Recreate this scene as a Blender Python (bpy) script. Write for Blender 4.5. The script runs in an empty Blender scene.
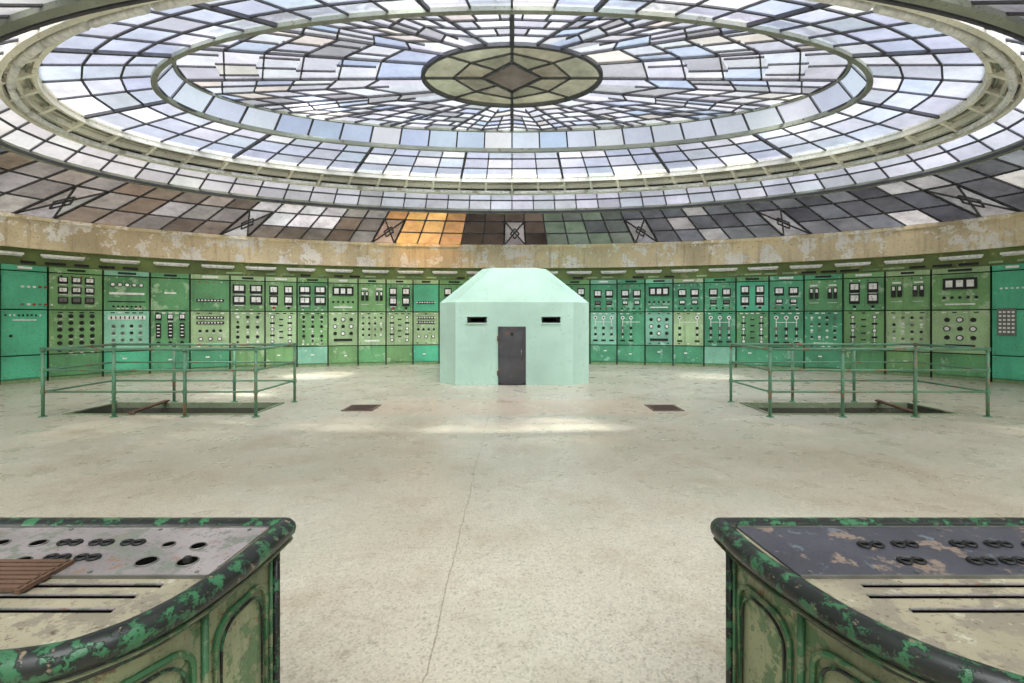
import bpy, math, random
from mathutils import Vector, Matrix
random.seed(7)
R = random.random
def U(a,b): return a+(b-a)*random.random()
def lin(c):
    return tuple(((v/255.0)/12.92 if v/255.0<=0.04045 else (((v/255.0)+0.055)/1.055)**2.4) for v in c)
scene = bpy.context.scene
EYE = 1.65
YC = 10.1          # depth of the oval's centre
# ---------------------------------------------------------------- materials
def new_mat(name):
    m = bpy.data.materials.new(name); m.use_nodes = True
    nt = m.node_tree; nt.nodes.clear()
    out = nt.nodes.new('ShaderNodeOutputMaterial')
    return m, nt, out
def N(nt, t, **kw):
    n = nt.nodes.new(t)
    for k, v in kw.items():
        if k in n.inputs: n.inputs[k].default_value = v
        else: setattr(n, k, v)
    return n
def ramp(nt, src, stops):
    r = nt.nodes.new('ShaderNodeValToRGB')
    el = r.color_ramp.elements
    while len(el) < len(stops): el.new(0.5)
    for e, (p, c) in zip(el, stops):
        e.position = p; e.color = (*c, 1) if len(c) == 3 else c
    nt.links.new(src, r.inputs[0]); return r
def mixc(nt, fac, a, b, mode='MIX'):
    m = nt.nodes.new('ShaderNodeMix'); m.data_type = 'RGBA'; m.blend_type = mode
    for sock, v in ((m.inputs[0], fac), (m.inputs[6], a), (m.inputs[7], b)):
        if hasattr(v, 'is_output'): nt.links.new(v, sock)
        elif isinstance(v, (int, float)): sock.default_value = v
        else: sock.default_value = (*v, 1)
    return m.outputs[2]
def painted(name, base, wear, dark, wear_amt=0.5, rough=0.55, scale=3.0, metallic=0.0, bump=0.15, fine=9.0, darkamt=0.7, drip=0.0, third=None, thirdt=0.60):
    """paint with blotches, flaking patches, fine dirt and optional run-down streaks"""
    m, nt, out = new_mat(name)
    tc = N(nt, 'ShaderNodeTexCoord')
    p = N(nt, 'ShaderNodeBsdfPrincipled', Roughness=rough, Metallic=metallic)
    n1 = N(nt, 'ShaderNodeTexNoise', Scale=scale, Detail=10.0, Roughness=0.72)
    n2 = N(nt, 'ShaderNodeTexNoise', Scale=scale*0.35, Detail=3.0, Roughness=0.5)
    n3 = N(nt, 'ShaderNodeTexNoise', Scale=scale*fine, Detail=6.0, Roughness=0.7)
    oi = N(nt, 'ShaderNodeObjectInfo'); va = N(nt, 'ShaderNodeVectorMath', operation='MULTIPLY_ADD')
    nt.links.new(oi.outputs['Random'], va.inputs[0]); va.inputs[1].default_value = (37, 23, 11)
    nt.links.new(tc.outputs['Object'], va.inputs[2])
    for n in (n1, n2, n3): nt.links.new(va.outputs[0], n.inputs['Vector'])
    t = 0.72 - 0.22*wear_amt
    r1 = ramp(nt, n1.outputs[0], [(t, (0,0,0)), (t+0.02, (1,1,1))])
    r2 = ramp(nt, n2.outputs[0], [(0.3, (0.68,0.68,0.68)), (0.7, (1.15,1.15,1.15))])
    r3 = ramp(nt, n3.outputs[0], [(0.57, (0,0,0)), (0.67, (darkamt,)*3)])
    c = mixc(nt, 1.0, base, r2.outputs[0], 'MULTIPLY')
    c = mixc(nt, r1.outputs[0], c, wear)
    if third:
        mp3 = N(nt, 'ShaderNodeMapping'); nt.links.new(va.outputs[0], mp3.inputs[0]); mp3.inputs['Location'].default_value=(5,9,3)
        n5 = N(nt, 'ShaderNodeTexNoise', Scale=scale*1.6, Detail=9.0, Roughness=0.72); nt.links.new(mp3.outputs[0], n5.inputs['Vector'])
        r5 = ramp(nt, n5.outputs[0], [(thirdt, (0,0,0)), (thirdt+.02, (1,1,1))])
        c = mixc(nt, r5.outputs[0], c, third)
    c = mixc(nt, r3.outputs[0], c, dark)
    if drip:
        mp = N(nt, 'ShaderNodeMapping'); nt.links.new(va.outputs[0], mp.inputs[0]); mp.inputs['Scale'].default_value=(6,6,0.55)
        n4 = N(nt, 'ShaderNodeTexNoise', Scale=1.0, Detail=7.0, Roughness=0.7); nt.links.new(mp.outputs[0], n4.inputs['Vector'])
        r4 = ramp(nt, n4.outputs[0], [(0.52, (0,0,0)), (0.75, (drip,)*3)])
        c = mixc(nt, r4.outputs[0], c, dark)
    nt.links.new(c, p.inputs['Base Color'])
    b = N(nt, 'ShaderNodeBump', Strength=bump, Distance=0.01)
    nt.links.new(r1.outputs[0] if bump>.25 else n1.outputs[0], b.inputs['Height']); nt.links.new(b.outputs[0], p.inputs['Normal'])
    nt.links.new(p.outputs[0], out.inputs[0])
    return m
def plain(name, col, rough=0.5, metallic=0.0, spec=0.5):
    m, nt, out = new_mat(name)
    tc = N(nt, 'ShaderNodeTexCoord')
    n = N(nt, 'ShaderNodeTexNoise', Scale=14.0, Detail=4.0)
    nt.links.new(tc.outputs['Object'], n.inputs['Vector'])
    r = ramp(nt, n.outputs[0], [(0.3, tuple(v*0.75 for v in col)), (0.7, tuple(min(1,v*1.15) for v in col))])
    p = N(nt, 'ShaderNodeBsdfPrincipled', Roughness=rough, Metallic=metallic)
    p.inputs['Specular IOR Level'].default_value=spec
    nt.links.new(r.outputs[0], p.inputs['Base Color']); nt.links.new(p.outputs[0], out.inputs[0])
    return m
def glass_mat(name, transp=0.35, stain=0.5):
    m, nt, out = new_mat(name)
    at = N(nt, 'ShaderNodeAttribute', attribute_name='Col')
    tc = N(nt, 'ShaderNodeTexCoord')
    n = N(nt, 'ShaderNodeTexNoise', Scale=1.3, Detail=9.0, Roughness=0.8)
    n2 = N(nt, 'ShaderNodeTexNoise', Scale=0.22, Detail=2.0)
    nt.links.new(tc.outputs['Object'], n.inputs['Vector']); nt.links.new(tc.outputs['Object'], n2.inputs['Vector'])
    r = ramp(nt, n.outputs[0], [(0.3, (1-stain,)*3), (0.62, (1,1,1))])
    r2 = ramp(nt, n2.outputs[0], [(0.35, (0.76,)*3), (0.6, (1.05,)*3)])
    c = mixc(nt, 1.0, at.outputs['Color'], r.outputs[0], 'MULTIPLY')
    c = mixc(nt, 1.0, c, r2.outputs[0], 'MULTIPLY')
    tl = N(nt, 'ShaderNodeBsdfTranslucent'); tr = N(nt, 'ShaderNodeBsdfTransparent')
    df = N(nt, 'ShaderNodeBsdfDiffuse')
    nt.links.new(c, tl.inputs[0]); nt.links.new(c, tr.inputs[0]); nt.links.new(c, df.inputs[0])
    m0 = N(nt, 'ShaderNodeMixShader'); m0.inputs[0].default_value = 0.3
    nt.links.new(tl.outputs[0], m0.inputs[1]); nt.links.new(df.outputs[0], m0.inputs[2])
    m1 = N(nt, 'ShaderNodeMixShader'); m1.inputs[0].default_value = transp
    nt.links.new(m0.outputs[0], m1.inputs[1]); nt.links.new(tr.outputs[0], m1.inputs[2])
    nt.links.new(m1.outputs[0], out.inputs[0])
    return m

M = {}
M['glass'] = glass_mat('frosted_skylight_glass', 0.72, 0.34)
M['glass_clear'] = glass_mat('clean_skylight_glass', 0.9, 0.12)
M['glass_dirty'] = glass_mat('dirty_skylight_glass', 0.55, 0.65)
M['glass_med'] = glass_mat('medallion_glass', 0.7, 0.6)
M['muntin'] = plain('muntin_grey_metal', lin((70,70,76)), 0.6)
M['rib'] = painted('rib_grey_green_paint', lin((146,152,138)), lin((110,104,88)), lin((76,72,62)), 0.5)
M['ringpaint'] = painted('ring_cream_paint', lin((250,247,230)), lin((216,206,178)), lin((130,118,94)), 0.4, scale=2.0)
M['cream'] = painted('cornice_cream_plaster', lin((238,222,184)), lin((250,246,236)), lin((156,120,82)), 0.9, 0.8, 1.8, drip=.65, darkamt=.7)
M['plaster'] = painted('plaster_white', lin((205,198,176)), lin((180,168,140)), lin((140,128,100)), 0.4, 0.85, 1.0)
M['olive'] = painted('frieze_olive_paint', lin((122,142,78)), lin((160,162,110)), lin((76,80,50)), 0.6, drip=.4)
M['g1'] = painted('panel_leaf_green', lin((126,174,112)), lin((172,198,154)), lin((74,94,64)), 0.66, drip=.55)
M['g2'] = painted('panel_mid_green', lin((104,166,110)), lin((154,190,146)), lin((56,82,58)), 0.66, drip=.55)
M['g3'] = painted('panel_emerald_green', lin((88,168,124)), lin((144,198,166)), lin((50,84,64)), 0.64, drip=.55)
M['g4'] = painted('panel_yellow_green', lin((170,200,148)), lin((194,210,176)), lin((90,100,74)), 0.62, drip=.55)
M['mint'] = painted('panel_bright_mint', lin((94,198,154)), lin((132,212,180)), lin((54,120,92)), 0.35, drip=.3)
M['mint2'] = painted('panel_pale_mint', lin((150,212,180)), lin((180,220,196)), lin((84,124,102)), 0.45, drip=.4)
M['pgap'] = plain('panel_gap_shadow', lin((26,34,24)), 0.8)
M['kick'] = plain('panel_kickboard', lin((130,158,112)), 0.7)
M['black'] = plain('bakelite_black', lin((22,22,20)), 0.5)
M['hole'] = plain('painted_hole_dark', lin((14,13,12)), 1.0, 0, 0.0)  # flat near-black colour stands in for the shade inside openings
M['white'] = plain('meter_face_white', lin((242,243,234)), 0.5)
M['red'] = plain('indicator_red', lin((170,50,36)), 0.4)
M['steel'] = plain('aged_steel', lin((120,120,112)), 0.45, 0.5)
M['shelter'] = painted('shelter_mint_paint', lin((186,219,199)), lin((190,224,203)), lin((154,184,162)), 0.0, 0.75, 1.2, bump=0.12, drip=.3)
M['doorm'] = painted('door_black_iron', lin((76,76,78)), lin((104,84,68)), lin((34,30,28)), 0.6, 0.5, 6.0, 0.2)
M['rail'] = painted('railing_green_paint', lin((98,146,114)), lin((136,108,78)), lin((62,66,50)), 0.7, 0.5, 5.0)
M['rust'] = painted('rusty_iron', lin((104,78,60)), lin((80,60,48)), lin((50,38,30)), 0.6, 0.8, 8.0)
M['grate'] = plain('grate_dark_iron', lin((110,92,78)), 0.7)
M['pit'] = painted('pit_curb_paint', lin((136,150,116)), lin((170,170,140)), lin((60,60,44)), 0.6, 0.8, 2.0)
M['pitwall'] = painted('pit_wall_shade', lin((84,86,70)), lin((110,108,88)), lin((34,32,26)), 0.6, 0.9, 2.0)  # shade put into the wall colour so the pit reads as dark
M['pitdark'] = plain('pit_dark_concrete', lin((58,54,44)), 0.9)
M['rim'] = painted('desk_rim_worn_green', lin((34,39,35)), lin((56,108,72)), lin((16,15,13)), 0.9, 0.34, 20.0, 0.0, 0.7, fine=4.0, darkamt=0.85, third=lin((134,120,98)), thirdt=.615)
M['body'] = painted('desk_body_faded_green', lin((150,156,120)), lin((98,126,86)), lin((56,54,40)), 0.9, 0.55, 10.0, bump=.4, drip=.8, third=lin((130,104,80)), thirdt=.60)
M['trim'] = painted('desk_trim_green', lin((58,108,68)), lin((118,126,92)), lin((26,28,24)), 0.85, 0.45, 18.0)
M['dtop'] = painted('desk_top_tan', lin((166,158,132)), lin((136,128,110)), lin((80,66,52)), 0.9, 0.42, 7.0, darkamt=.9, third=lin((184,180,160)))
M['dstripL'] = painted('desk_strip_grey', lin((152,144,142)), lin((116,120,108)), lin((58,50,48)), 0.9, 0.38, 11.0, darkamt=0.9, third=lin((132,106,88)))
M['dstripR'] = painted('desk_strip_flaked_bluegrey', lin((66,66,73)), lin((130,114,100)), lin((32,30,31)), 0.66, 0.38, 9.0, darkamt=0.9, third=lin((98,106,112)))

# floor
def floor_material():
    m, nt, out = new_mat('terrazzo_floor')
    tc = N(nt, 'ShaderNodeTexCoord'); sep = N(nt, 'ShaderNodeSeparateXYZ')
    nt.links.new(tc.outputs['Object'], sep.inputs[0])
    V = tc.outputs['Object']
    def noise(s, d=5.0, r=0.6):
        n = N(nt, 'ShaderNodeTexNoise', Scale=s, Detail=d, Roughness=r); nt.links.new(V, n.inputs['Vector']); return n.outputs[0]
    big = ramp(nt, noise(0.3, 6), [(0.32, lin((178,168,148))), (0.5, lin((192,185,167))), (0.68, lin((203,198,182)))]).outputs[0]
    vor = N(nt, 'ShaderNodeTexVoronoi', Scale=85.0); nt.links.new(V, vor.inputs['Vector'])
    sp = ramp(nt, vor.outputs['Color'], [(0.0, (0.60,0.59,0.56)), (0.35, (0.92,0.92,0.91)), (1.0, (1.12,1.12,1.10))]).outputs[0]
    c = mixc(nt, 1.0, big, sp, 'MULTIPLY')
    stain = ramp(nt, noise(1.3, 11, 0.8), [(0.50, (0,0,0)), (0.68, (0.5,)*3)]).outputs[0]
    c = mixc(nt, stain, c, lin((150,128,100)))
    grim = ramp(nt, noise(6.5, 9, 0.82), [(0.56, (0,0,0)), (0.67, (0.6,)*3)]).outputs[0]
    c = mixc(nt, grim, c, lin((112,96,76)))
    gr = ramp(nt, noise(0.7, 6), [(0.5, (0,0,0)), (0.68, (0.35,)*3)]).outputs[0]
    c = mixc(nt, gr, c, lin((164,172,150)))
    for rot,lo_ in ((.15,0.60),(1.25,.62)):
        mp = N(nt, 'ShaderNodeMapping'); nt.links.new(V, mp.inputs[0]); mp.inputs['Scale'].default_value=(0.8,9.0,1); mp.inputs['Rotation'].default_value=(0,0,rot)
        ns = N(nt, 'ShaderNodeTexNoise', Scale=2.2, Detail=8.0, Roughness=0.75); nt.links.new(mp.outputs[0], ns.inputs['Vector'])
        scf = ramp(nt, ns.outputs[0], [(lo_, (0,0,0)), (lo_+.08, (0.45,)*3)]).outputs[0]
        c = mixc(nt, scf, c, lin((126,104,80)))
    def mth(op, a, b=None):
        n = nt.nodes.new('ShaderNodeMath'); n.operation = op
        for i, v in enumerate((a, b)):
            if v is None: continue
            if hasattr(v, 'is_output'): nt.links.new(v, n.inputs[i])
            else: n.inputs[i].default_value = v
        return n.outputs[0]
    wob = mth('MULTIPLY', mth('SUBTRACT', noise(1.3, 6, .7), 0.5), 0.10)
    x = mth('ADD', mth('ADD', sep.outputs[0], 0.40), wob)
    jx = mth('LESS_THAN', mth('PINGPONG', x, 3.6), 0.0045)
    j = mth('MULTIPLY', jx, 0.45)
    c = mixc(nt, j, c, lin((88,70,52)))
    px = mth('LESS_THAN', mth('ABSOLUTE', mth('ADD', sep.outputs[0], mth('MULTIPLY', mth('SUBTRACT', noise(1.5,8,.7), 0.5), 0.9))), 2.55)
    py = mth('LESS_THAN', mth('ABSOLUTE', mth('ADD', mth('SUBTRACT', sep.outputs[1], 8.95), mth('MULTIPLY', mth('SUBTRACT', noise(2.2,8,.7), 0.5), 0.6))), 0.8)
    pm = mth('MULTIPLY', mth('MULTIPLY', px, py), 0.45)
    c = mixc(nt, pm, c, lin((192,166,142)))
    p = N(nt, 'ShaderNodeBsdfPrincipled', Roughness=0.42)
    rr = ramp(nt, noise(2.5, 6), [(0.3, (0.20,)*3), (0.7, (0.46,)*3)]).outputs[0]
    nt.links.new(rr, p.inputs['Roughness'])
    nt.links.new(c, p.inputs['Base Color'])
    b = N(nt, 'ShaderNodeBump', Strength=0.08, Distance=0.01); nt.links.new(noise(9), b.inputs['Height'])
    nt.links.new(b.outputs[0], p.inputs['Normal'])
    nt.links.new(p.outputs[0], out.inputs[0]); return m
M['floor'] = floor_material()

# ---------------------------------------------------------------- mesh builder
class MB:
    def __init__(s): s.v=[]; s.f=[]; s.m=[]; s.c=[]; s.mats=[]; s.sm=[]
    def mi(s, k):
        if k not in s.mats: s.mats.append(k)
        return s.mats.index(k)
    def face(s, pts, mat, col=(1,1,1)):
        i = len(s.v); s.v += [tuple(p) for p in pts]
        s.f.append(list(range(i, i+len(pts)))); s.m.append(s.mi(mat)); s.c.append(col); s.sm.append(False)
    def mesh(s, vs, fs, mat, col=(1,1,1), smooth=False):
        i = len(s.v); s.v += [tuple(p) for p in vs]
        for f in fs: s.f.append([i+k for k in f]); s.m.append(s.mi(mat)); s.c.append(col); s.sm.append(smooth and len(f)==4)
    BF = [(0,3,2,1),(4,5,6,7),(0,1,5,4),(1,2,6,5),(2,3,7,6),(3,0,4,7)]
    def box(s, x0,x1,y0,y1,z0,z1, mat):
        s.mesh([(x0,y0,z0),(x1,y0,z0),(x1,y1,z0),(x0,y1,z0),(x0,y0,z1),(x1,y0,z1),(x1,y1,z1),(x0,y1,z1)], s.BF, mat)
    def beam(s, a, b, w, h, mat, up=Vector((0,0,1))):
        a=Vector(a); b=Vector(b); d=b-a
        if d.length<1e-6: return
        d.normalize(); sd=d.cross(up)
        if sd.length<1e-4: sd=Vector((1,0,0))
        sd.normalize(); u=sd.cross(d)
        sd*=w/2; u*=h/2
        s.mesh([a-sd-u,a+sd-u,a+sd+u,a-sd+u,b-sd-u,b+sd-u,b+sd+u,b-sd+u],
               [(0,1,2,3),(4,7,6,5),(0,4,5,1),(1,5,6,2),(2,6,7,3),(3,7,4,0)], mat)
    def tube(s, pts, r, mat, n=10, closed=False, sx=1.0, sz=1.0):
        pts=[Vector(p) for p in pts]; k=len(pts); vs=[]; fs=[]
        for i,p in enumerate(pts):
            if closed: d=pts[(i+1)%k]-pts[i-1]
            else: d=pts[min(i+1,k-1)]-pts[max(i-1,0)]
            d.normalize(); sd=d.cross(Vector((0,0,1)))
            if sd.length<1e-3: sd=Vector((1,0,0))
            sd.normalize(); u=sd.cross(d)
            for j in range(n):
                a=2*math.pi*j/n
                vs.append(p+sd*math.cos(a)*r*sx+u*math.sin(a)*r*sz)
        rng=k if closed else k-1
        for i in range(rng):
            i2=(i+1)%k
            for j in range(n):
                j2=(j+1)%n
                fs.append((i*n+j,i*n+j2,i2*n+j2,i2*n+j))
        if not closed:
            fs.append(tuple(range(n-1,-1,-1))); fs.append(tuple((k-1)*n+j for j in range(n)))
        s.mesh(vs,fs,mat,smooth=n>6)
    def disc(s, c, r, h, axis, mat, n=12, r2=None):
        ax=Vector(axis).normalized(); t=ax.cross(Vector((0,0,1)))
        if t.length<1e-3: t=Vector((1,0,0))
        t.normalize(); b=ax.cross(t); c=Vector(c); r2=r if r2 is None else r2; vs=[]
        for q,rr in ((0,r),(h,r2)):
            for j in range(n):
                a=2*math.pi*j/n; vs.append(c+ax*q+t*math.cos(a)*rr+b*math.sin(a)*rr)
        fs=[tuple(range(n-1,-1,-1)),tuple(range(n,2*n))]+[(j,(j+1)%n,n+(j+1)%n,n+j) for j in range(n)]
        s.mesh(vs,fs,mat)
    def torus(s, c, R_, r, mat, n=18, m=6, sx=1.0):
        pts=[(c[0]+R_*sx*math.cos(2*math.pi*j/n), c[1]+R_*math.sin(2*math.pi*j/n), c[2]) for j in range(n)]
        s.tube(pts, r, mat, m, True)
    def build(s, name):
        me=bpy.data.meshes.new(name); me.from_pydata(s.v,[],s.f)
        for k in s.mats: me.materials.append(M[k])
        me.polygons.foreach_set('material_index', s.m)
        me.polygons.foreach_set('use_smooth', s.sm)
        at=me.color_attributes.new('Col','FLOAT_COLOR','CORNER')
        buf=[]
        for f,c in zip(s.f,s.c): buf += [c[0],c[1],c[2],1.0]*len(f)
        at.data.foreach_set('color', buf)
        me.update()
        o=bpy.data.objects.new(name, me); scene.collection.objects.link(o)
        return o

def E(a,b,h,th):
    return Vector((a*math.cos(th), YC+b*math.sin(th), h))
def arc_thetas(a,b,n,t0=0,t1=2*math.pi):
    K=2000; L=[0]
    for i in range(K):
        ta=t0+(t1-t0)*i/K; tb=t0+(t1-t0)*(i+1)/K
        L.append(L[-1]+(E(a,b,0,tb)-E(a,b,0,ta)).length)
    res=[]; j=0
    for k in range(n+1):
        t=L[-1]*k/n
        while j<K-1 and L[j+1]<t: j+=1
        fr=(t-L[j])/max(1e-9,(L[j+1]-L[j])); res.append(t0+(t1-t0)*(j+min(1,fr))/K)
    return res
def lerp(p,q,t): return tuple(p[i]+(q[i]-p[i])*t for i in range(len(p)))

# ---------------------------------------------------------------- shell
A,B = 13.0, 7.1
ZC0,ZC1 = 3.44, 4.27
NEAR = -2.6
holes=[(-7.62,-4.44,8.2,9.25),(4.44,7.62,8.2,9.25)]
fl=MB()
xs=sorted({-13.8,13.8,*[h[0] for h in holes],*[h[1] for h in holes]}); ys=[NEAR-0.1,8.2,9.25,18.0]
for i in range(len(xs)-1):
    for j in range(len(ys)-1):
        cx=(xs[i]+xs[i+1])/2; cy=(ys[j]+ys[j+1])/2
        if any(h[0]<cx<h[1] and h[2]<cy<h[3] for h in holes): continue
        fl.face([(xs[i],ys[j],0),(xs[i+1],ys[j],0),(xs[i+1],ys[j+1],0),(xs[i],ys[j+1],0)],'floor')
for (x0,x1,ya,yb),sg in zip(holes,(-1,1)):
    mb=fl; dp=-2.6
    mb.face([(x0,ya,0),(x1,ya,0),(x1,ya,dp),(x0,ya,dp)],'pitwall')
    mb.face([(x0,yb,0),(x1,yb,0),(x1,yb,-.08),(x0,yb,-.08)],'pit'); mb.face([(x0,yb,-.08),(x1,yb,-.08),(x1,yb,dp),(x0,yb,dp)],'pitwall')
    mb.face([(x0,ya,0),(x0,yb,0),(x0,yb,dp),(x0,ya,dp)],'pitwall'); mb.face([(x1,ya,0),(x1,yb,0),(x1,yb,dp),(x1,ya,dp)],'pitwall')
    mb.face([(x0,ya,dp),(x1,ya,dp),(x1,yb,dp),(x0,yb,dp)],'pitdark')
    e=.04
    for bx in ((x0-e,x1+e,ya-e,ya),(x0-e,x1+e,yb,yb+e),(x0-e,x0,ya,yb),(x1,x1+e,ya,yb)): mb.box(*bx,0.0,.02,'pit')
    ns=9
    for k in range(ns):
        xa_= (x1-(x1-x0)*(k+1)/ns) if sg<0 else (x0+(x1-x0)*k/ns)
        xb_=xa_+(x1-x0)/ns; zz=-.24*(k+1)-.05
        mb.box(xa_,xb_,ya+.01,yb-.01,zz-.06,zz,'pitdark')
fl.build('floor')

wb=MB(); K=64
for i in range(K):
    t0=math.pi*i/K; t1=math.pi*(i+1)/K
    p,q=E(A+.7,B+.7,0,t0),E(A+.7,B+.7,0,t1)
    wb.face([p,q,(q.x,q.y,ZC1),(p.x,p.y,ZC1)],'olive')
wb.build('wall_back')
nwin=0
for sgn,nm in ((-1,'wall_left'),(1,'wall_right')):
    w=MB(); x=sgn*13.7
    wins=[(-1.8,0.2),(1.0,3.0),(3.8,5.8)]  # unseen side windows, added to light the near end
    edges=[NEAR]
    for a_,b_ in wins: edges += [a_,b_]
    edges.append(YC)
    for i in range(len(edges)-1):
        a_,b_=edges[i],edges[i+1]
        if i%2==0: w.box(min(x,x+sgn*.3),max(x,x+sgn*.3),a_,b_,0,ZC1,'plaster')
        else:
            w.box(min(x,x+sgn*.3),max(x,x+sgn*.3),a_,b_,0,0.9,'plaster'); w.box(min(x,x+sgn*.3),max(x,x+sgn*.3),a_,b_,3.4,ZC1,'plaster')
    w.build(nm)
    for a_,b_ in wins:
        g=MB(); xx=x+sgn*.12
        g.face([(xx,a_,.9),(xx,b_,.9),(xx,b_,3.4),(xx,a_,3.4)],'glass',(.9,.93,.95))
        for yy in (a_+.03,(a_+b_)/2,b_-.03): g.beam((xx,yy,.9),(xx,yy,3.4),.06,.06,'rib')
        for zz in (.93,1.7,2.5,3.37): g.beam((xx,a_,zz),(xx,b_,zz),.05,.05,'rib')
        nwin+=1; g.build('added_window_%d'%nwin)
w=MB(); wins=[(-11.5,-8.5),(-7.5,-4.5),(-3.5,-.5),(.5,3.5),(4.5,7.5),(8.5,11.5)]  # unseen windows behind the camera, added to light the desks
edges=[-14.0]
for a_,b_ in wins: edges+=[a_,b_]
edges.append(14.0)
for i in range(len(edges)-1):
    a_,b_=edges[i],edges[i+1]
    if i%2==0: w.box(a_,b_,NEAR-.3,NEAR,0,ZC1,'plaster')
    else: w.box(a_,b_,NEAR-.3,NEAR,0,.8,'plaster'); w.box(a_,b_,NEAR-.3,NEAR,3.8,ZC1,'plaster')
w.build('wall_front')
for a_,b_ in wins:
    g=MB(); yy=NEAR-.15
    g.face([(a_,yy,.8),(b_,yy,.8),(b_,yy,3.8),(a_,yy,3.8)],'glass',(.92,.94,.95))
    for k in range(5): xx=a_+(b_-a_)*k/4; g.beam((xx,yy,.8),(xx,yy,3.8),.06,.06,'rib')
    for zz in (.83,1.8,2.8,3.77): g.beam((a_,yy,zz),(b_,yy,zz),.05,.05,'rib')
    nwin+=1; g.build('added_window_%d'%nwin)

ce=MB()
for i in range(K):
    t0=math.pi*i/K; t1=math.pi*(i+1)/K
    ce.face([E(A,B,ZC1,t0),E(A,B,ZC1,t1),E(A+.9,B+.9,ZC1,t1),E(A+.9,B+.9,ZC1,t0)],'plaster')
    p,q=E(A,B,ZC1,-t0),E(A,B,ZC1,-t1)
    if 3<i<K-4:
        pm=Vector((p.x,p.y-.25,ZC1)); qm=Vector((q.x,q.y-.25,ZC1))
        ce.face([p,pm,qm,q],'plaster')
        ce.face([pm,(p.x,NEAR,ZC1),(q.x,NEAR,ZC1),qm],'glass',(.52,.54,.56))  # unseen glazing added to the near ceiling to brighten floor and desks
        ce.beam((p.x,p.y-.2,ZC1-.02),(p.x,NEAR,ZC1-.02),.05,.06,'rib')
    else: ce.face([p,(p.x,NEAR-.3,ZC1),(q.x,NEAR-.3,ZC1),q],'plaster')
for yy in (-1.6,-.4,.8,2.0): ce.beam((-12,yy,ZC1-.02),(12,yy,ZC1-.02),.05,.06,'rib')
ce.face([(-13,NEAR-.3,ZC1),(13,NEAR-.3,ZC1),(13,NEAR,ZC1),(-13,NEAR,ZC1)],'plaster')
for s_ in (-1,1):
    ce.face([(s_*13,NEAR-.3,ZC1),(s_*14,NEAR-.3,ZC1),(s_*14,YC,ZC1),(s_*13,YC,ZC1)],'plaster')
ce.build('ceiling')

def sweep(mb, sec, mat, t0=0, t1=2*math.pi, n=128):
    k=len(sec); vs=[]; fs=[]
    for i in range(n+1):
        t=t0+(t1-t0)*i/n
        for (a,b,h) in sec: vs.append(E(a,b,h,t))
    for i in range(n):
        for j in range(k):
            j2=(j+1)%k; fs.append((i*k+j,i*k+j2,(i+1)*k+j2,(i+1)*k+j))
    mb.mesh(vs,fs,mat)
def ringbox(mb,a,b,h,w,d,mat,t0=0,t1=2*math.pi,n=128):
    sweep(mb,[(a-w/2,b-w/2,h-d/2),(a+w/2,b+w/2,h-d/2),(a+w/2,b+w/2,h+d/2),(a-w/2,b-w/2,h+d/2)],mat,t0,t1,n)

co=MB()
sweep(co,[(A-.02,B-.02,ZC0),(A+.7,B+.7,ZC0),(A+.7,B+.7,ZC1-.005),(A-.02,B-.02,ZC1-.005)],'cream',0,math.pi,160)
sweep(co,[(A-.08,B-.08,ZC1-.10),(A+.1,B+.1,ZC1-.10),(A+.1,B+.1,ZC1-.006),(A-.08,B-.08,ZC1-.006)],'cream',0,math.pi,160)
for s_ in (-1,1): co.box(min(s_*12.98,s_*13.7),max(s_*12.98,s_*13.7),NEAR,YC,ZC0,ZC1-.005,'cream')
co.build('trim_1')
fr=MB()
sweep(fr,[(A+.12,B+.12,3.0),(A+.5,B+.5,3.0),(A+.5,B+.5,ZC0),(A+.12,B+.12,ZC0)],'olive',0,math.pi,160)
ths=arc_thetas(A,B,62,0,math.pi)
for k in range(62):
    t=(ths[k]+ths[k+1])/2
    if R()<0.75:
        p=E(A+.105,B+.105,3.09,t); tg=(E(A,B,0,t+.01)-E(A,B,0,t-.01)).normalized()
        wd=U(.12,.26); fr.beam(p-tg*wd,p+tg*wd,.03,.06,random.choice(['black','g4','kick']))
fr.build('trim_2')
lp=MB(); ths=arc_thetas(A,B,27,0,math.pi)
for k in range(27):
    t=(ths[k]+ths[k+1])/2; tg=(E(A,B,0,t+.01)-E(A,B,0,t-.01)).normalized()
    p=E(A+.02,B+.02,0,t); wd=.44
    for q_ in (-.3,.3): lp.beam(p+tg*q_+Vector((0,0,3.28)),E(A+.14,B+.14,3.28,t)+tg*q_,.04,.04,'steel')
    lp.beam(p-tg*wd+Vector((0,0,3.285)),p+tg*wd+Vector((0,0,3.285)),.08,.06,'white')
    lp.tube([p-tg*(wd-.03)+Vector((0,0,3.235)),p+tg*(wd-.03)+Vector((0,0,3.235))],.022,'white',8)
lp.build('fluorescent_lamp_row')

# ---------------------------------------------------------------- skylight
H=lambda d: EYE+d
LEV=dict(oval=(1.86,1.27,H(5.06)), r1t=(6.85,2.72,H(5.02)), r1b=(7.2,3.0,H(4.6)),
         r2i=(9.02,4.45,H(4.25)), r2o=(9.45,4.8,H(3.98)), arc=(10.2,5.5,H(3.5)), wall=(A,B,ZC1))
def P(l0,l1,u,t):
    a,b,h=lerp(LEV[l0],LEV[l1],u); return E(a,b,h,t)
sk=MB(); mu=sk
def jit(c,v=.12,hue=.03):
    k=1+U(-v,v); return tuple(max(0,min(.97,x*k*(1+U(-hue,hue)))) for x in c)
LAV=lin((202,204,215)); WHT=lin((234,236,240)); BLU=lin((188,200,222)); CRM=lin((216,211,205)); PGR=lin((168,169,174))
LGR=lin((160,157,155))
def quad(p,col,mat='glass'): sk.face(p,mat,col)
def bar(p,q,w=.03,d=.04,mat='muntin'): mu.beam(Vector(p)-Vector((0,0,.01)),Vector(q)-Vector((0,0,.01)),w,d,mat)
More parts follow.
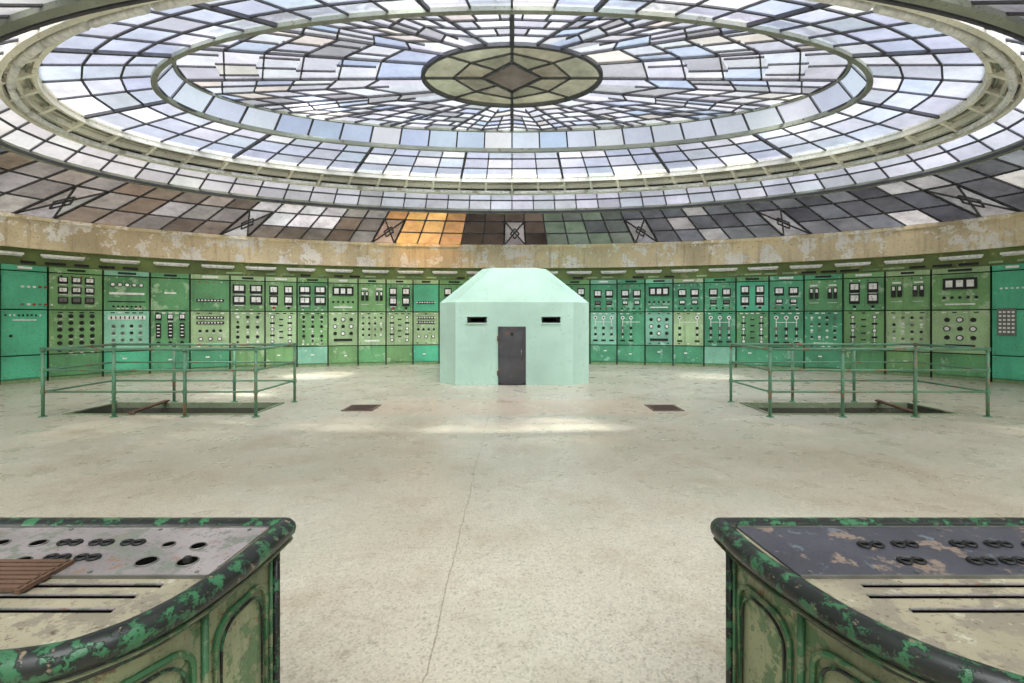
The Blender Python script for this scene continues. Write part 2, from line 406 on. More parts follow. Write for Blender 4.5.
def band(l0,l1,urows,thetas,colf,mat='glass',w=.03,star=None):
    for r in range(len(urows)-1):
        u0,u1=urows[r],urows[r+1]
        for k in range(len(thetas)-1):
            t0,t1=thetas[k],thetas[k+1]
            a_,b_,c_,d_=P(l0,l1,u0,t0),P(l0,l1,u0,t1),P(l0,l1,u1,t1),P(l0,l1,u1,t0)
            st=star and star(k)
            if not (st and r>=1): quad([a_,b_,c_,d_],colf(r,(t0+t1)/2,k),mat)
            bar(a_,d_,w)
            if not (st and r==1): bar(d_,c_,w)
            if r==0: bar(a_,b_,w)
    if star:
        for k in range(len(thetas)-1):
            if star(k):
                t0,t1=thetas[k],thetas[k+1]; tm=(t0+t1)/2
                u0,u1=urows[1],urows[3]; um=(u0+u1)/2
                Q=lambda u,t:P(l0,l1,u,t)
                cs=[Q(u0,t0),Q(u0,t1),Q(u1,t1),Q(u1,t0)]; cc=Q(um,tm)
                for i in range(4): quad([cs[i],cs[(i+1)%4],cc],jit(lerp(colf(1,tm,k),LGR,.45),.25),mat)
                bar(Q(u0,t0),Q(u1,t1),.04); bar(Q(u1,t0),Q(u0,t1),.04); bar(Q(u0,t0),Q(u0,t1),.07); bar(Q(u0,t0),Q(u1,t0),.06); bar(Q(u0,t1),Q(u1,t1),.06)
                s=.42; ua=um-(um-u0)*s; ub=um+(u1-um)*s; ta=tm-(tm-t0)*s; tb=tm+(t1-tm)*s
                for p_,q_ in ((Q(ua,tm),Q(um,tb)),(Q(um,tb),Q(ub,tm)),(Q(ub,tm),Q(um,ta)),(Q(um,ta),Q(ua,tm))): bar(p_,q_,.04)
o=LEV['oval']; hz=o[2]
OL=lin((138,138,116)); OLD=lin((92,86,76)); OLM=lin((116,114,96))
dm=[Vector((.62,YC,hz)),Vector((0,YC+.62,hz)),Vector((-.62,YC,hz)),Vector((0,YC-.62,hz))]
sk.face(dm,'glass_med',OLD)
for q in range(4):
    t0=q*math.pi/2; n=10
    pa=[E(*o,t0+math.pi/2*i/n) for i in range(n+1)]
    d0,d1=dm[q],dm[(q+1)%4]
    mid=(d0+d1)/2
    a1=d0+(pa[0]-d0)*.5; a2=d1+(pa[n]-d1)*.5; mm=mid+(pa[n//2]-mid)*.5
    sk.face([a1]+pa[:n//2+1]+[mm],'glass_med',jit(OL,.2)); sk.face([mm]+pa[n//2:]+[a2],'glass_med',jit(OL,.2))
    sk.face([d0,a1,mm,mid],'glass_med',jit(OLM,.2)); sk.face([mid,mm,a2,d1],'glass_med',jit(OLM,.2))
    bar(d0,d1,.06); bar(d0,pa[0],.06); bar(mid,pa[n//2],.035)
    bar(a1,mm,.03); bar(mm,a2,.03)
ringbox(mu,o[0],o[1],hz-.03,.08,.08,'muntin')
sp=arc_thetas(5.2,2.3,20,math.pi/2,math.pi*2.5)
def colfield(t,u):
    base=lerp(LAV,WHT,R()*.8)
    x=R()
    if x<.08: base=CRM
    elif x<.20: base=BLU
    elif x<.34: base=PGR
    return jit(base,.14)
Q=lambda u,t:P('oval','r1t',u,t)
for k in range(20):
    t0,t1=sp[k],sp[k+1]; tm=(t0+t1)/2
    bar(Q(0,t0),Q(1,t0),.08 if k%10==0 else .035,.07)
    ty=k%4
    if ty in (0,3):
        us=[0,.18,.36,.54,.70,.85,1.0]; dl=.11
        bar(Q(.18,tm),Q(1,tm))
        for i in range(len(us)-1):
            u0,u1=us[i],us[i+1]; last=(i==len(us)-2)
            m0=u0+dl if i else 0; m1=1 if last else u1+dl
            for ta in (t0,t1):
                th_=(ta+tm)/2
                ua=(u0+m0)/2; ub=(u1+m1)/2
                if i>=2:
                    quad([Q(u0,ta),Q(ua,th_),Q(ub,th_),Q(u1,ta)],colfield(tm,u0)); quad([Q(ua,th_),Q(m0,tm),Q(m1,tm),Q(ub,th_)],colfield(tm,u0))
                    bar(Q(ua,th_),Q(ub,th_))
                else: quad([Q(u0,ta),Q(m0,tm),Q(m1,tm),Q(u1,ta)],colfield(tm,u0))
                if not last: bar(Q(u1,ta),Q(m1,tm))
    else:
        us=[0,.2,.36,.52,.68,.84,1.0]
        for i in range(len(us)-1):
            u0,u1=us[i],us[i+1]; f=.36 if (i+ty)%2 else .64
            ts=[t0,t1] if i==0 else [t0,t0+(t1-t0)*f,t1]
            if i>=3: ts=[t0,t0+(t1-t0)*(f-.2),t0+(t1-t0)*(f+.18),t1]
            for j in range(len(ts)-1):
                quad([Q(u0,ts[j]),Q(u0,ts[j+1]),Q(u1,ts[j+1]),Q(u1,ts[j])],colfield(tm,u0))
                if j: bar(Q(u0,ts[j]),Q(u1,ts[j]))
            if i: bar(Q(u0,t0),Q(u0,t1))
band('r1t','r1b',[0,1],arc_thetas(7,2.9,44),lambda r,t,k:jit(lerp((.96,.97,1),lin((206,222,246)),R()),.04),'glass_clear',w=.035)
ringbox(mu,6.85,2.72,H(5.0),.07,.07,'rib'); ringbox(mu,7.2,3.0,H(4.57),.10,.10,'rib')
def c2(r,t,k):
    b=lerp(LAV,BLU,R()*.7)
    if R()<.2: b=WHT
    return jit(b,.13)
band('r1b','r2i',[0,.30,.64,1],arc_thetas(8,3.8,56),c2,w=.03)
for t in arc_thetas(8,3.8,14)[:-1]: bar(P('r1b','r2i',0,t)-Vector((0,0,.02)),P('r1b','r2i',1,t)-Vector((0,0,.02)),.06,.06)
def c3(r,t,k):
    s=math.cos(t)
    return jit(lerp(LAV,CRM,max(0,-s)*.8),.18)
band('r2o','arc',[0,.5,1],arc_thetas(9.6,5.1,72),c3,w=.03)
BRN=lin((112,98,84)); DRK=lin((92,80,70)); GRY=lin((104,105,108)); WH2=lin((216,211,210))
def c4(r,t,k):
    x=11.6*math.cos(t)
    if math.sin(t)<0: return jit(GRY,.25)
    if -4.4<x<-1.9:  # sun glow put into the pane colour as amber
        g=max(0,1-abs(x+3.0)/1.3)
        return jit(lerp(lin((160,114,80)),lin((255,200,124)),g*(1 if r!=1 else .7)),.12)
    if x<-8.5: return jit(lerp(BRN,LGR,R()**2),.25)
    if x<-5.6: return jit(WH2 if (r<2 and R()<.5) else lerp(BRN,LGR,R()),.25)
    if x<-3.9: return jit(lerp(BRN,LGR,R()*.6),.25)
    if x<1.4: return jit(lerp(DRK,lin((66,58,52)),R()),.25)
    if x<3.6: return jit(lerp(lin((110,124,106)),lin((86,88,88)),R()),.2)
    return jit(LGR if R()<.12 else lerp(GRY,lin((72,72,76)),R()),.25)  # right panes coloured dark for the unlit roof behind the glazing
th4=arc_thetas(11.5,6.4,84,math.pi/2-math.pi/84,math.pi/2-math.pi/84+2*math.pi)
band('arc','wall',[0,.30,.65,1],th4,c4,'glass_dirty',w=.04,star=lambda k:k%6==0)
ringbox(mu,10.2,5.5,H(3.46),.12,.14,'rib'); ringbox(mu,10.09,5.39,H(3.42),.04,.06,'muntin')
sk.build('skylight_dome')
rg=MB()
sweep(rg,[(8.97,4.40,H(4.32)),(8.97,4.40,H(4.22)),(9.17,4.57,H(4.20)),(9.52,4.87,H(3.93)),(9.52,4.87,H(4.05))],'ringpaint')
ringbox(rg,9.02,4.45,H(4.17),.07,.12,'ringpaint'); ringbox(rg,9.26,4.65,H(4.03),.05,.10,'ringpaint'); ringbox(rg,9.50,4.85,H(3.90),.09,.13,'ringpaint')
ringbox(rg,9.13,4.55,H(4.13),.04,.05,'rib')
for t in arc_thetas(9.2,4.7,56)[:-1]:
    rg.beam(E(9.02,4.45,H(4.15),t),E(9.5,4.85,H(3.90),t),.07,.10,'ringpaint')
tt=arc_thetas(9.2,4.7,40)
for k in range(40):
    a_=tt[k]+(tt[k+1]-tt[k])*.06; b_=tt[k]+(tt[k+1]-tt[k])*.94
    rg.tube([E(9.34,4.70,H(3.87),a_+(b_-a_)*i/3) for i in range(4)],.055,'white',8)
rg.build('skylight_ring_beam')

# ---------------------------------------------------------------- control panels
def hit(px):
    k=(px-512)/480.0
    aa=k*k/A**2+1/B**2; bb=-2*YC/B**2; cc=YC*YC/B**2-1
    y=(-bb+math.sqrt(bb*bb-4*aa*cc))/(2*aa); return math.atan2((y-YC)/B,(k*y)/A)
bl=[hit(p) for p in (48,103,150,190,230,265,297,328,358,386,413,439)]
br=[hit(p) for p in (590,617,645,673,704,736,769,804,843,885,931,991)]
def fill(t0,t1,n): return arc_thetas(A,B,n,t0,t1)
left_ext=fill(math.pi,bl[0],3)[:-1]; mid=fill(bl[-1],br[0],5)[1:-1]; right_ext=fill(br[-1],0,3)[1:]
bounds=left_ext+bl+mid+br+right_ext
def plate(mb,x,z,w,h,mat='white'): mb.box(x-w/2,x+w/2,-.016,0,z-h/2,z+h/2,mat)
def knob(mb,x,z,r,mat='black'):
    r*=1.12
    mb.disc((x,-.0,z),r,.035,(0,-1,0),mat,10,r*.8)
    if R()<.55: plate(mb,x,z-r-.028,.07,.022,'white')
def meter(mb,x,z,w,h,face='white'):
    mb.box(x-w/2,x+w/2,-.035,0,z-h/2,z+h/2,'black'); mb.box(x-w*.36,x+w*.36,-.040,-.034,z-h*.20,z+h*.36,face)
    mb.beam((x,-.043,z-h*.2),(x+w*U(-.25,.25),-.043,z+h*.25),.008,.008,'black')
    if R()<.6: plate(mb,x,z-h/2-.03,w*.7,.025,'white')
def rmeter(mb,x,z,r):
    mb.disc((x,0,z),r,.03,(0,-1,0),'black',16); mb.disc((x,-.03,z),r*.70,.004,(0,-1,0),'white',16)
def make_panel(t0,t1,style,gu,gm,gl):
    p=E(A,B,0,t0); q=E(A,B,0,t1)
    w=(q-p).length; c=(p+q)/2; ang=math.atan2(q.y-p.y,q.x-p.x)
    mb=MB(); g=.022; hw=w/2-g
    mb.box(-w/2+.004,w/2-.004,.045,.45,.0,3.0,'pgap')
    mb.box(-hw,hw,.02,.06,.0,.10,'kick')
    secs=[(.11,.68,gl),(.71,1.85,gm),(1.88,2.83,gu),(2.86,2.995,gm)]
    for z0,z1,mm in secs:
        mb.box(-hw,hw,0,.05,z0,z1,mm)
    for z0,z1,mm in secs[:3]:
        for xx in (-hw+.03,hw-.03): mb.box(xx-.01,xx+.01,-.012,0,z0+.03,z1-.03,mm)
        for zz in (z0+.03,z1-.03): mb.box(-hw+.03,hw-.03,-.012,0,zz-.01,zz+.01,mm)
        for xx in (-hw+.06,hw-.06):
            for zz in (z0+.07,z1-.07): mb.disc((xx,0,zz),.012,.012,(0,-1,0),'steel',6)
    lw=w*U(.26,.42)
    plate(mb,0,2.93,lw,.06,'black' if R()<.5 else 'white')
    if R()<.6: plate(mb,U(-.1,.1),U(.35,.5),.10,.04,'white')
    if style not in (0,9):
        k=random.choice([3,4,5])
        for i in range(k): plate(mb,-.32+.64*i/(k-1),1.80,.09,.03,random.choice(['white','black']))
        if R()<.6:
            for i in range(k): plate(mb,-.3+.6*i/(k-1),.77,.07,.03,random.choice(['white','black','steel']))
        if R()<.6:
            for i in range(4): mb.disc((-.3+.2*i,0,2.77),.022,.02,(0,-1,0),random.choice(['white','red','black']),8)
    if style==0:
        for r,zz in enumerate((2.45,2.0)):
            for k in range(6): plate(mb,-hw*.1+.11*k,zz,.06,.05,random.choice(['white','steel','red']))
        plate(mb,0,1.6,w*.5,.03,'white'); knob(mb,-hw*.6,1.2,.03)
        for k in range(9): plate(mb,-.35+.08*k,1.72,.03,.05,random.choice(['white','black']))
    elif style==1:
        for r in range(3):
            for k in range(3): meter(mb,-.27+.27*k,2.66-r*.27,.20,.18,'white' if r<2 else 'steel')
        for r in range(6):
            for k in range(4):
                if R()<.88: knob(mb,-.33+.22*k,1.70-r*.18,.05)
    elif style==2:
        for k in range(5): rmeter(mb,-.32+.16*k,2.6,.06)
        plate(mb,0,2.35,w*.75,.06,'white'); plate(mb,0,2.12,w*.8,.03,'black')
        for k in range(7): knob(mb,-.3+.1*k,1.98,.025)
        plate(mb,0,1.66,w*.8,.11,'white')
        for k in range(8): mb.box(-.365+.1*k,-.335+.1*k,-.02,0,1.62,1.70,'black')
        for r in range(3):
            for k in range(4): knob(mb,-.3+.2*k,1.42-.2*r,.04,'black' if R()<.6 else 'steel')
    elif style==3:
        plate(mb,0,2.4,w*.3,.04,'white')
        for k in range(3):
            x=-.29+.29*k
            meter(mb,x,1.68,.15,.2); mb.box(x-.06,x+.06,-.05,0,1.05,1.5,'black')
            for i in range(4): mb.box(x-.035,x+.035,-.055,-.05,1.11+.1*i,1.14+.1*i,'white')
            knob(mb,x,.9,.05)
    elif style==4:
        for zz in (2.2,1.66,1.50):
            mb.box(-hw*.72,hw*.72,-.03,0,zz-.04,zz+.04,'black')
            for k in range(8): mb.box(-.325+.085*k,-.275+.085*k,-.034,-.03,zz-.018,zz+.018,'white')
        for k in range(4): knob(mb,-.27+.18*k,1.25,.04)
        for k in range(3): rmeter(mb,-.25+.25*k,1.0,.06)
    elif style==5:
        for x in (-.24,.24):
            for zz in (2.58,2.22): meter(mb,x,zz,.36,.28); mb.box(x-.008,x+.008,-.045,-.038,zz-.1,zz+.1,'black')
        for k in range(4): knob(mb,-.3+.2*k,1.98,.025,'steel')
        for x in (-.28,0,.28):
            for i in range(6): knob(mb,x,1.68-.16*i,.032 if i%2 else .048,'black' if R()<.7 else 'white')
    elif style==6:
        for x in (-.22,.22):
            meter(mb,x,2.56,.26,.3); meter(mb,x,2.22,.26,.3); knob(mb,x,1.99,.04,'red' if R()<.5 else 'black')
        for x in (-.26,.26):
            mb.box(x-.012,x+.012,-.01,0,.85,1.7,'white')
            for i in range(5):
                z=1.68-.2*i; rmeter(mb,x,z,.06) if i%2==0 else plate(mb,x,z,.14,.06,'black')
        for i in range(4): plate(mb,0,1.6-.2*i,.12,.04,'black')
    elif style==10:
        mb.box(-.34,.34,-.05,0,2.42,2.72,'black')
        for k in range(3): mb.box(-.28+.21*k,-.14+.21*k,-.055,-.05,2.48,2.66,'white')
        for k in range(5): knob(mb,-.32+.16*k,2.2,.035)
        plate(mb,0,2.02,.6,.04,'white')
        for r in range(3):
            for k in range(3):
                rmeter(mb,-.26+.26*k,1.60-.24*r,.075) if (r+k)%2 else knob(mb,-.26+.26*k,1.60-.24*r,.055)
        mb.box(-.3,.3,-.03,0,.86,.94,'black')
    elif style==7:
        sw=R()
        for x in (-.2,.2):
            if sw<.7: meter(mb,x,2.50,.27,.27)
            else: rmeter(mb,x,2.50,.14)
            meter(mb,x,2.18,.2,.15,'steel' if sw<.5 else 'white')
        for x in (-.3,-.1,.1,.3): knob(mb,x,1.98,.03,'red' if R()<.15 else 'black')
        mb.box(-.3,.3,-.01,0,1.50,1.52,'white')
        for x in (-.28,0,.28):
            if R()<.12: continue
            mb.box(x-.01,x+.01,-.01,0,.95,1.62,'white')
            mb.disc((x,0,1.66),.065,.02,(0,-1,0),'white',12); mb.disc((x,-.02,1.66),.03,.01,(0,-1,0),'black',10)
            mb.disc((x,0,1.3),.055,.03,(0,-1,0),'steel' if R()<.5 else 'black',12); knob(mb,x,1.08,.045)
            plate(mb,x,.86,.16,.06,'black')
    elif style==8:
        for x in (-.24,.24):
            for k in (-1,1): mb.box(x+k*.07-.05,x+k*.07+.05,-.045,0,2.25,2.58,'black'); mb.box(x+k*.07-.03,x+k*.07+.03,-.05,-.045,2.44,2.55,'white')
            plate(mb,x,2.66,.2,.05,'white')
            mb.tube([(x-.12,-.008,2.12),(x+.12,-.008,2.12)],.008,'white',6)
        for x in (-.3,-.1,.1,.3):
            for i in range(4): knob(mb,x,1.66-.2*i,.036,random.choice(['black','steel','white','black']))
        plate(mb,0,.86,.5,.05,'white')
    elif style==9:
        plate(mb,-.1,1.55,.35,.7,'steel')
        for r in range(6):
            for k in range(4): mb.box(-.22+.08*k-.025,-.22+.08*k+.025,-.022,0,1.80-.1*r-.025,1.80-.1*r+.025,'white')
        for k in range(5): plate(mb,-.2+.1*k,2.4,.05,.04,'white')
    ob=mb.build('control_panel'); ob.location=(c.x,c.y,0.0); ob.rotation_euler[2]=ang
styL=[0,1,2,3,4,5,6,5,10,8,6,4]
colL=[('mint','mint','mint'),('g1','g1','g2'),('g2','mint2','mint'),('g2','g2','g3'),('g2','g4','g3'),('g1','g4','g1'),('g1','g4','g1'),('g2','g1','mint2'),('g1','g4','g1'),('g1','g4','g2'),('g2','g4','g1'),('mint','g4','mint')]
styR=[7,7,10,7,7,6,7,8,6,8,10,9]
colR=[('g3','mint2','g3'),('g3','g3','g3'),('g3','mint2','g3'),('g3','g4','g3'),('g3','g3','mint2'),('mint','g2','g3'),('g3','g3','g3'),('g2','g3','g3'),('g2','g1','g2'),('g1','g4','g1'),('g1','g4','g2'),('mint','mint','mint')]
nb=len(bounds)-1
iL=len(left_ext)-1
iR=len(left_ext)+len(bl)+len(mid)
for i in range(nb):
    if i<iL: st,cl=5,('g1','g4','g2')
    elif i<iL+12: st,cl=styL[i-iL],colL[i-iL]
    elif i<iR: st,cl=random.choice([6,8]),('g2','g1','g3')
    elif i<iR+12: st,cl=styR[i-iR],colR[i-iR]
    else: st,cl=1,('g1','g4','g2')
    make_panel(bounds[i],bounds[i+1],st,*cl)

# ---------------------------------------------------------------- concrete shelter
sh=MB()
cx=.06; y0=11.8; D=3.4; hw=1.90; ch=.45
def octo(hw_,ya,yb,c_,z): 
    return [Vector(p) for p in [(cx-hw_+c_,ya,z),(cx+hw_-c_,ya,z),(cx+hw_,ya+c_,z),(cx+hw_,yb-c_,z),(cx+hw_-c_,yb,z),(cx-hw_+c_,yb,z),(cx-hw_,yb-c_,z),(cx-hw_,ya+c_,z)]]
zb=2.04; zt=2.98
lo=octo(hw,y0,y0+D,ch,0); ev=octo(hw,y0,y0+D,ch,zb); tp=octo(.86,y0+.95,y0+D-.95,.28,zt)
for i in range(8):
    j=(i+1)%8
    if i!=0: sh.face([lo[i],lo[j],ev[j],ev[i]],'shelter')
    sh.face([ev[i],ev[j],tp[j],tp[i]],'shelter')
sh.face(tp,'shelter')
slits=[(-1.10,-.62,1.53,1.68),(.73,1.19,1.53,1.68)]; dr=(-.33,.33,0,1.43)
xa=lo[0].x; xb=lo[1].x
xs=sorted([xa,xb,slits[0][0],slits[0][1],dr[0],dr[1],slits[1][0],slits[1][1]]); zs=[0,1.43,1.53,1.68,zb]
for i in range(len(xs)-1):
    for j in range(len(zs)-1):
        mx=(xs[i]+xs[i+1])/2; mz=(zs[j]+zs[j+1])/2
        if any(a<mx<b and c<mz<d for a,b,c,d in slits+[dr]): continue
        sh.face([(xs[i],y0,zs[j]),(xs[i+1],y0,zs[j]),(xs[i+1],y0,zs[j+1]),(xs[i],y0,zs[j+1])],'shelter')
for a,b,c,d in slits:
    t=.3; a2,b2,c2_,d2=a+.08,b-.08,c+.035,d-.035
    f=[(a,y0,c),(b,y0,c),(b,y0,d),(a,y0,d)]; k=[(a2,y0+t,c2_),(b2,y0+t,c2_),(b2,y0+t,d2),(a2,y0+t,d2)]
    for i in range(4): j=(i+1)%4; sh.face([f[i],f[j],k[j],k[i]],'steel')
    sh.face(k,'hole')
    sh.box(a-.03,b+.03,y0-.03,y0,d,d+.03,'shelter'); sh.box(a-.03,b+.03,y0-.03,y0,c-.03,c,'shelter')
a,b,c,d=dr
f=[(a,y0,0),(b,y0,0),(b,y0,d),(a,y0,d)]; k=[(p[0],y0+.3,p[2]) for p in f]
for i in range(4): j=(i+1)%4; sh.face([f[i],f[j],k[j],k[i]],'shelter')
sh.box(a-.01,b+.01,y0-.03,y0+.03,.01,d+.01,'doorm')
for xx in (a+.02,b-.04): sh.box(xx-.015,xx+.03,y0-.045,y0-.03,.04,d-.03,'doorm')
for zz in (.05,.72,d-.04): sh.box(a+.01,b-.01,y0-.045,y0-.03,zz-.02,zz+.02,'doorm')
for zz in (.3,1.15): sh.tube([(a-.015,y0-.045,zz-.06),(a-.015,y0-.045,zz+.06)],.02,'rust',8)
sh.tube([(b-.1,y0-.05,.85),(b-.1,y0-.10,.85),(b-.1,y0-.10,.62),(b-.1,y0-.05,.62)],.012,'steel',8)
sh.disc((.0,y0-.03,1.25),.04,.012,(0,-1,0),'black',14)
sh.build('concrete_shelter')

# ---------------------------------------------------------------- railings
def railing(x0,x1,ya,yb):
    mb=MB(); zt=1.13
    n=4; pxs=[x0+(x1-x0)*k/(n-1) for k in range(n)]
    for yy in (ya,yb):
        for x in pxs:
            mb.tube([(x,yy,0),(x,yy,zt)],.026,'rail',10); mb.disc((x,yy,0),.06,.015,(0,0,1),'rail',12)
            for z in (.42,.78): mb.disc((x,yy,z-.03),.036,.06,(0,0,1),'rail',10)
            mb.disc((x,yy,zt-.03),.040,.06,(0,0,1),'rail',10)
        for z in (.42,.78,zt): mb.tube([(x0,yy,z),(x1,yy,z)],.017 if z<1 else .023,'rail',8)
    for x in (x0,x1):
        for z in (.42,.78,zt): mb.tube([(x,ya,z),(x,yb,z)],.017 if z<1 else .023,'rail',8)
    mb.build('stairwell_railing')
railing(-7.82,-4.27,8.0,9.43); railing(4.30,7.93,8.0,9.43)
for sg in (-1,1):
    pl=MB(); xp=(-6.45 if sg<0 else 6.85)
    pl.beam((xp,8.12,.045),(xp+.25*sg,9.33,.045),.09,.03,'rust')
    pl.build('loose_board')
def grate(x,y,w,d):
    g=MB(); g.box(x-w/2,x+w/2,y-d/2,y+d/2,0.001,.006,'hole')
    for k in range(9): xx=x-w/2+w*(k+.5)/9; g.box(xx-.012,xx+.012,y-d/2,y+d/2,.006,.012,'grate')
    for yy in (y-d/2,y+d/2): g.box(x-w/2-.02,x+w/2+.02,yy-.015,yy+.015,.001,.015,'grate')
    for xx in (x-w/2,x+w/2): g.box(xx-.015,xx+.015,y-d/2,y+d/2,.001,.015,'grate')
    g.build('floor_grate')
grate(-2.75,8.78,.52,.55); grate(2.78,8.78,.52,.55)

# ---------------------------------------------------------------- control desks
def catmull(pts,n=6):
    out=[]
    for i in range(len(pts)-1):
        p0=Vector(pts[max(i-1,0)]); p1=Vector(pts[i]); p2=Vector(pts[i+1]); p3=Vector(pts[min(i+2,len(pts)-1)])
        for k in range(n):
            t=k/n; out.append(.5*((2*p1)+(-p0+p2)*t+(2*p0-5*p1+4*p2-p3)*t*t+(-p0+3*p1-3*p2+p3)*t**3))
    out.append(Vector(pts[-1])); return out
def offset(poly,d):
    n=len(poly); out=[]
    for i in range(n):
        a=poly[i-1]; b=poly[i]; c=poly[(i+1)%n]
        e1=(b-a).normalized(); e2=(c-b).normalized()
        n1=Vector((-e1.y,e1.x)); n2=Vector((-e2.y,e2.x)); nn=(n1+n2)
        nn.normalize(); k=max(.5,nn.dot(n1)); out.append(b+nn*d/k)
    return out
def desk(sg):
    rc=.035
    if sg>0: xc,yt=.700,1.70; crv=[(.725,1.36),(.79,1.13),(.90,.97),(1.09,.86),(1.5,.80)]
    else:    xc,yt=.762,1.70; crv=[(.775,1.38),(.81,1.20),(.89,1.06),(1.04,.98),(1.5,.93)]
    corner=[(xc+rc-rc*math.sin(a),yt-rc+rc*math.cos(a)) for a in [math.pi/2*k/6 for k in range(7)]]
    straight=[(xc+.001,1.58),(xc+.004,1.50)]
    c=[Vector(p) for p in corner]+catmull([straight[0],straight[1]]+crv,6)
    yend=crv[-1][1]
    poly=c+[Vector((2.7,yend)),Vector((2.7,yt))]
    ztop=.93
    mb=MB()
    S=lambda p,z:(sg*p.x,p.y,z)
    ins=offset(poly,.035); bod=offset(poly,.05)
    n=len(poly)
    mb.face([S(p,ztop) for p in ins],'dtop'); mb.face([S(p,ztop-.05) for p in poly],'body')
    mb.tube([S(p,ztop-.012) for p in offset(poly,.026)],.036,'rim',14,True,1.0,.95)
    mb.tube([S(p,ztop-.055) for p in offset(poly,.036)],.022,'rim',10,True)
    for i in range(n):
        j=(i+1)%n; mb.face([S(bod[i],0),S(bod[j],0),S(bod[j],ztop-.03),S(bod[i],ztop-.03)],'body')
    sk_=offset(poly,.04)
    for i in range(n):
        j=(i+1)%n; mb.face([S(sk_[i],0),S(sk_[j],0),S(sk_[j],.09),S(sk_[i],.09)],'rim'); mb.face([S(sk_[i],.09),S(sk_[j],.09),S(bod[j],.09),S(bod[i],.09)],'rim')
    L=[0]; m=n-2
    for i in range(m-1): L.append(L[-1]+(bod[i+1]-bod[i]).length)
    tot=L[-1]
    out=offset(poly,.042)
    def at(s,z,src=out):
        s=max(0,min(tot-1e-4,s)); i=0
        while i<len(L)-2 and L[i+1]<s: i+=1
        f=(s-L[i])/(L[i+1]-L[i]); p=src[i].lerp(src[i+1],f); return S(p,z)
    s=.11; wd=.235; gap=.075
    while s+wd<tot:
        for off,rad,mt in ((0,.009,'trim'),(.022,.005,'rim')):
            w_=wd-2*off; r=min(.07,w_/2); pts=[]
            pts.append((s+off,.14+off))
            zt=.80-off
            for k in range(9): a=math.pi-math.pi/2*k/8; pts.append((s+off+r+r*math.cos(a),zt-r+r*math.sin(a)))
            for k in range(9): a=math.pi/2-math.pi/2*k/8; pts.append((s+off+w_-r+r*math.cos(a),zt-r+r*math.sin(a)))
            pts.append((s+off+w_,.14+off))
            mb.tube([at(u,z) for u,z in pts]+[at(s+off,.14+off)],rad,mt,6)
        s+=wd
        mb.tube([at(s+gap/2,.1),at(s+gap/2,.87)],.010,'trim',8); s+=gap
    mb.tube([at(.045,.05),at(.045,.88)],.014,'rim',8)
    mb.tube([at(.078,.05),at(.078,.88)],.006,'trim',8)
    def rect(x0,x1,y0_,y1_,z,mat): mb.box(min(sg*x0,sg*x1),max(sg*x0,sg*x1),y0_,y1_,ztop-.01,z,mat)
    xn,xf=(.798,.770) if sg>0 else (.845,.828)
    ya_,yb_=1.335,1.636
    q=[(sg*xn,ya_),(sg*2.62,ya_),(sg*2.62,yb_),(sg*xf,yb_)]
    mb.mesh([(x,y,ztop-.01) for x,y in q]+[(x,y,ztop+.006) for x,y in q], MB.BF, 'dstripR' if sg>0 else 'dstripL')
    for y,xx in ((ya_-.008,xn),(yb_+.004,xf)): rect(xx,2.62,y-.003,y+.003,ztop+.009,'steel')
    k=0
    while xn+.04+k*.3<2.6:
        for y in (1.348,1.618): mb.disc((sg*(xn+.04+k*.3),y,ztop+.006),.006,.003,(0,0,1),'steel',8)
        k+=1
    for y,xs_ in ((1.285,.94),(1.235,.92 if sg>0 else .97),(1.175,.98)):
        rect(xs_,2.5,y-.003,y+.003,ztop+.003,'hole')
        rect(xs_,2.5,y+.006,y+.010,ztop+.005,'dstripL')
    zz=ztop+.007
    if sg>0:
        for (x,y) in [(1.125,1.505),(1.235,1.51),(1.42,1.51),(1.53,1.51),(1.17,1.405),(1.375,1.405),(1.47,1.405),(1.64,1.5),(1.66,1.41)]:
            for k in (-1,1):
                mb.torus((sg*x+k*.020,y,zz+.003),.016,.0045,'black',16,6); mb.disc((sg*x+k*.020,y,zz),.012,.001,(0,0,1),'hole',12)
    else:
        for (x,y,r) in [(1.50,1.52,.022),(1.62,1.52,.022),(1.44,1.41,.022),(1.07,1.405,.028),(.95,1.405,.028),(.98,1.50,.022),(1.08,1.51,.018),(1.72,1.45,.026)]:
            mb.disc((sg*x,y,zz),r,.001,(0,0,1),'hole',20); mb.torus((sg*x,y,zz+.001),r,.0022,'steel',20,5)
        mb.disc((-.95,1.405,zz),.013,.014,(0,0,1),'black',14,.010)
        for (x,y) in [(1.20,1.52),(1.30,1.52),(1.40,1.52),(1.26,1.425),(1.35,1.425)]:
            for k in (-1,1): mb.torus((sg*x+k*.018,y,zz+.003),.015,.0045,'black',16,6); mb.disc((sg*x+k*.018,y,zz),.011,.001,(0,0,1),'hole',12)
        for k in range(7): y=1.25+.022*k; mb.box(-1.75,-1.28,y-.007,y+.007,ztop+.012,ztop+.022,'rust')
        for x in (-1.75,-1.5,-1.28): mb.box(x-.008,x+.008,1.24,1.395,ztop+.006,ztop+.018,'rust')
    mb.build('control_desk')
desk(1); desk(-1)

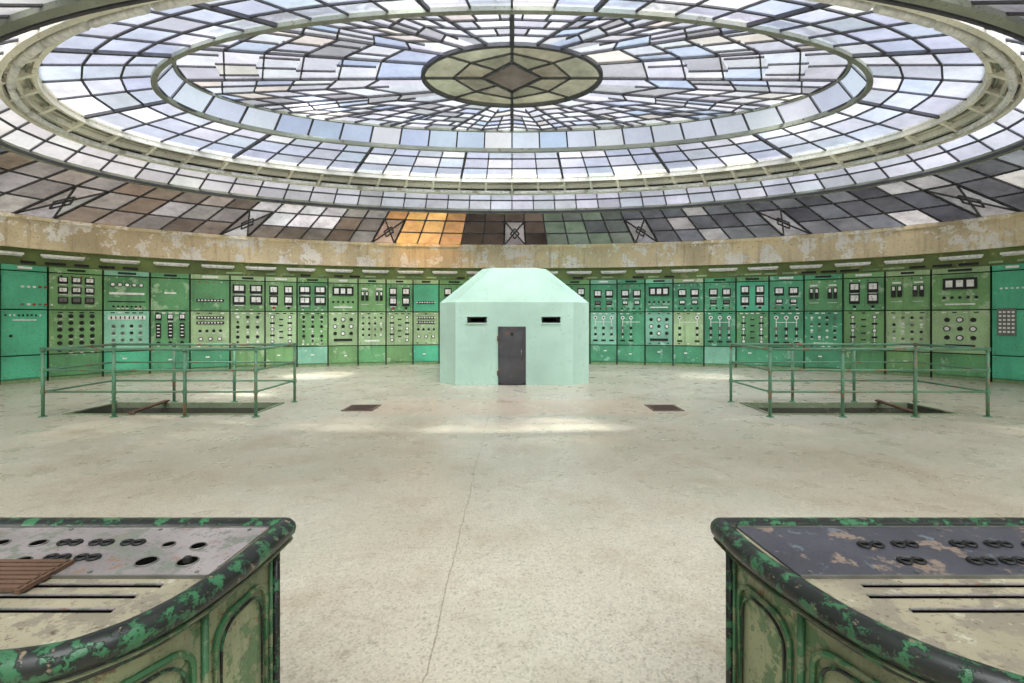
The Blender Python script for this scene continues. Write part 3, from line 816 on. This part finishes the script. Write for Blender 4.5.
# ---------------------------------------------------------------- light, world, camera
w=bpy.data.worlds.new('hazy_sky'); scene.world=w; w.use_nodes=True
nt=w.node_tree; nt.nodes.clear()
o_=nt.nodes.new('ShaderNodeOutputWorld'); bg=nt.nodes.new('ShaderNodeBackground')
tc=nt.nodes.new('ShaderNodeTexCoord'); sp_=nt.nodes.new('ShaderNodeSeparateXYZ'); nt.links.new(tc.outputs['Generated'],sp_.inputs[0])
r=ramp(nt,sp_.outputs[2],[(0.0,(.96,.96,.96)),(.6,(.90,.94,1.0))])
nt.links.new(r.outputs[0],bg.inputs[0]); bg.inputs[1].default_value=0.95
nt.links.new(bg.outputs[0],o_.inputs[0])
sd=bpy.data.lights.new('hazy_sun','SUN'); sd.energy=15.0; sd.angle=math.radians(60); sd.color=(1,.98,.96)
so=bpy.data.objects.new('hazy_sun',sd); scene.collection.objects.link(so)
dirv=Vector((-.15,.66,-1.0)); so.rotation_euler=dirv.to_track_quat('-Z','Y').to_euler(); so.location=(0,0,20)
for (tx,ty,en,ang) in [(.8,6.9,52000,8.5),(-.7,6.9,32000,7),(-6.2,7.2,62000,7),(-4.5,6.8,42000,6.5),(7.6,6.7,60000,7),(-5.6,13.9,70000,9),(-2.6,7.0,18000,8),(4.0,6.9,22000,8),(-6.0,10.3,28000,8),(5.6,13.6,30000,9),(10.2,7.6,50000,8)]:  # spots added above the dome to imitate sun patches on the floor
    ld=bpy.data.lights.new('floor_patch_spot','SPOT'); ld.energy=en; ld.spot_size=math.radians(ang); ld.spot_blend=1.0; ld.shadow_soft_size=.25; ld.color=(1,.95,.85)
    lo_=bpy.data.objects.new('floor_patch_spot',ld); scene.collection.objects.link(lo_)
    src=Vector((tx+2.0,ty-6.0,14.0)) if ty<10 else Vector((tx+2.0,ty-5.0,14.0)); lo_.location=src
    if tx>9: lo_.location=Vector((tx-3.5,ty-4.5,14.0)); src=lo_.location.copy()
    lo_.rotation_euler=(Vector((tx,ty,0))-src).to_track_quat('-Z','Y').to_euler()
cd=bpy.data.cameras.new('camera'); cam=bpy.data.objects.new('camera',cd); scene.collection.objects.link(cam)
cam.location=(0,0,EYE); cam.rotation_euler=(math.pi/2,0,0)
cd.sensor_width=36; cd.lens=480/1024*36; cd.shift_y=-23.5/1024; cd.clip_start=.02
scene.camera=cam
scene.view_settings.view_transform='Standard'
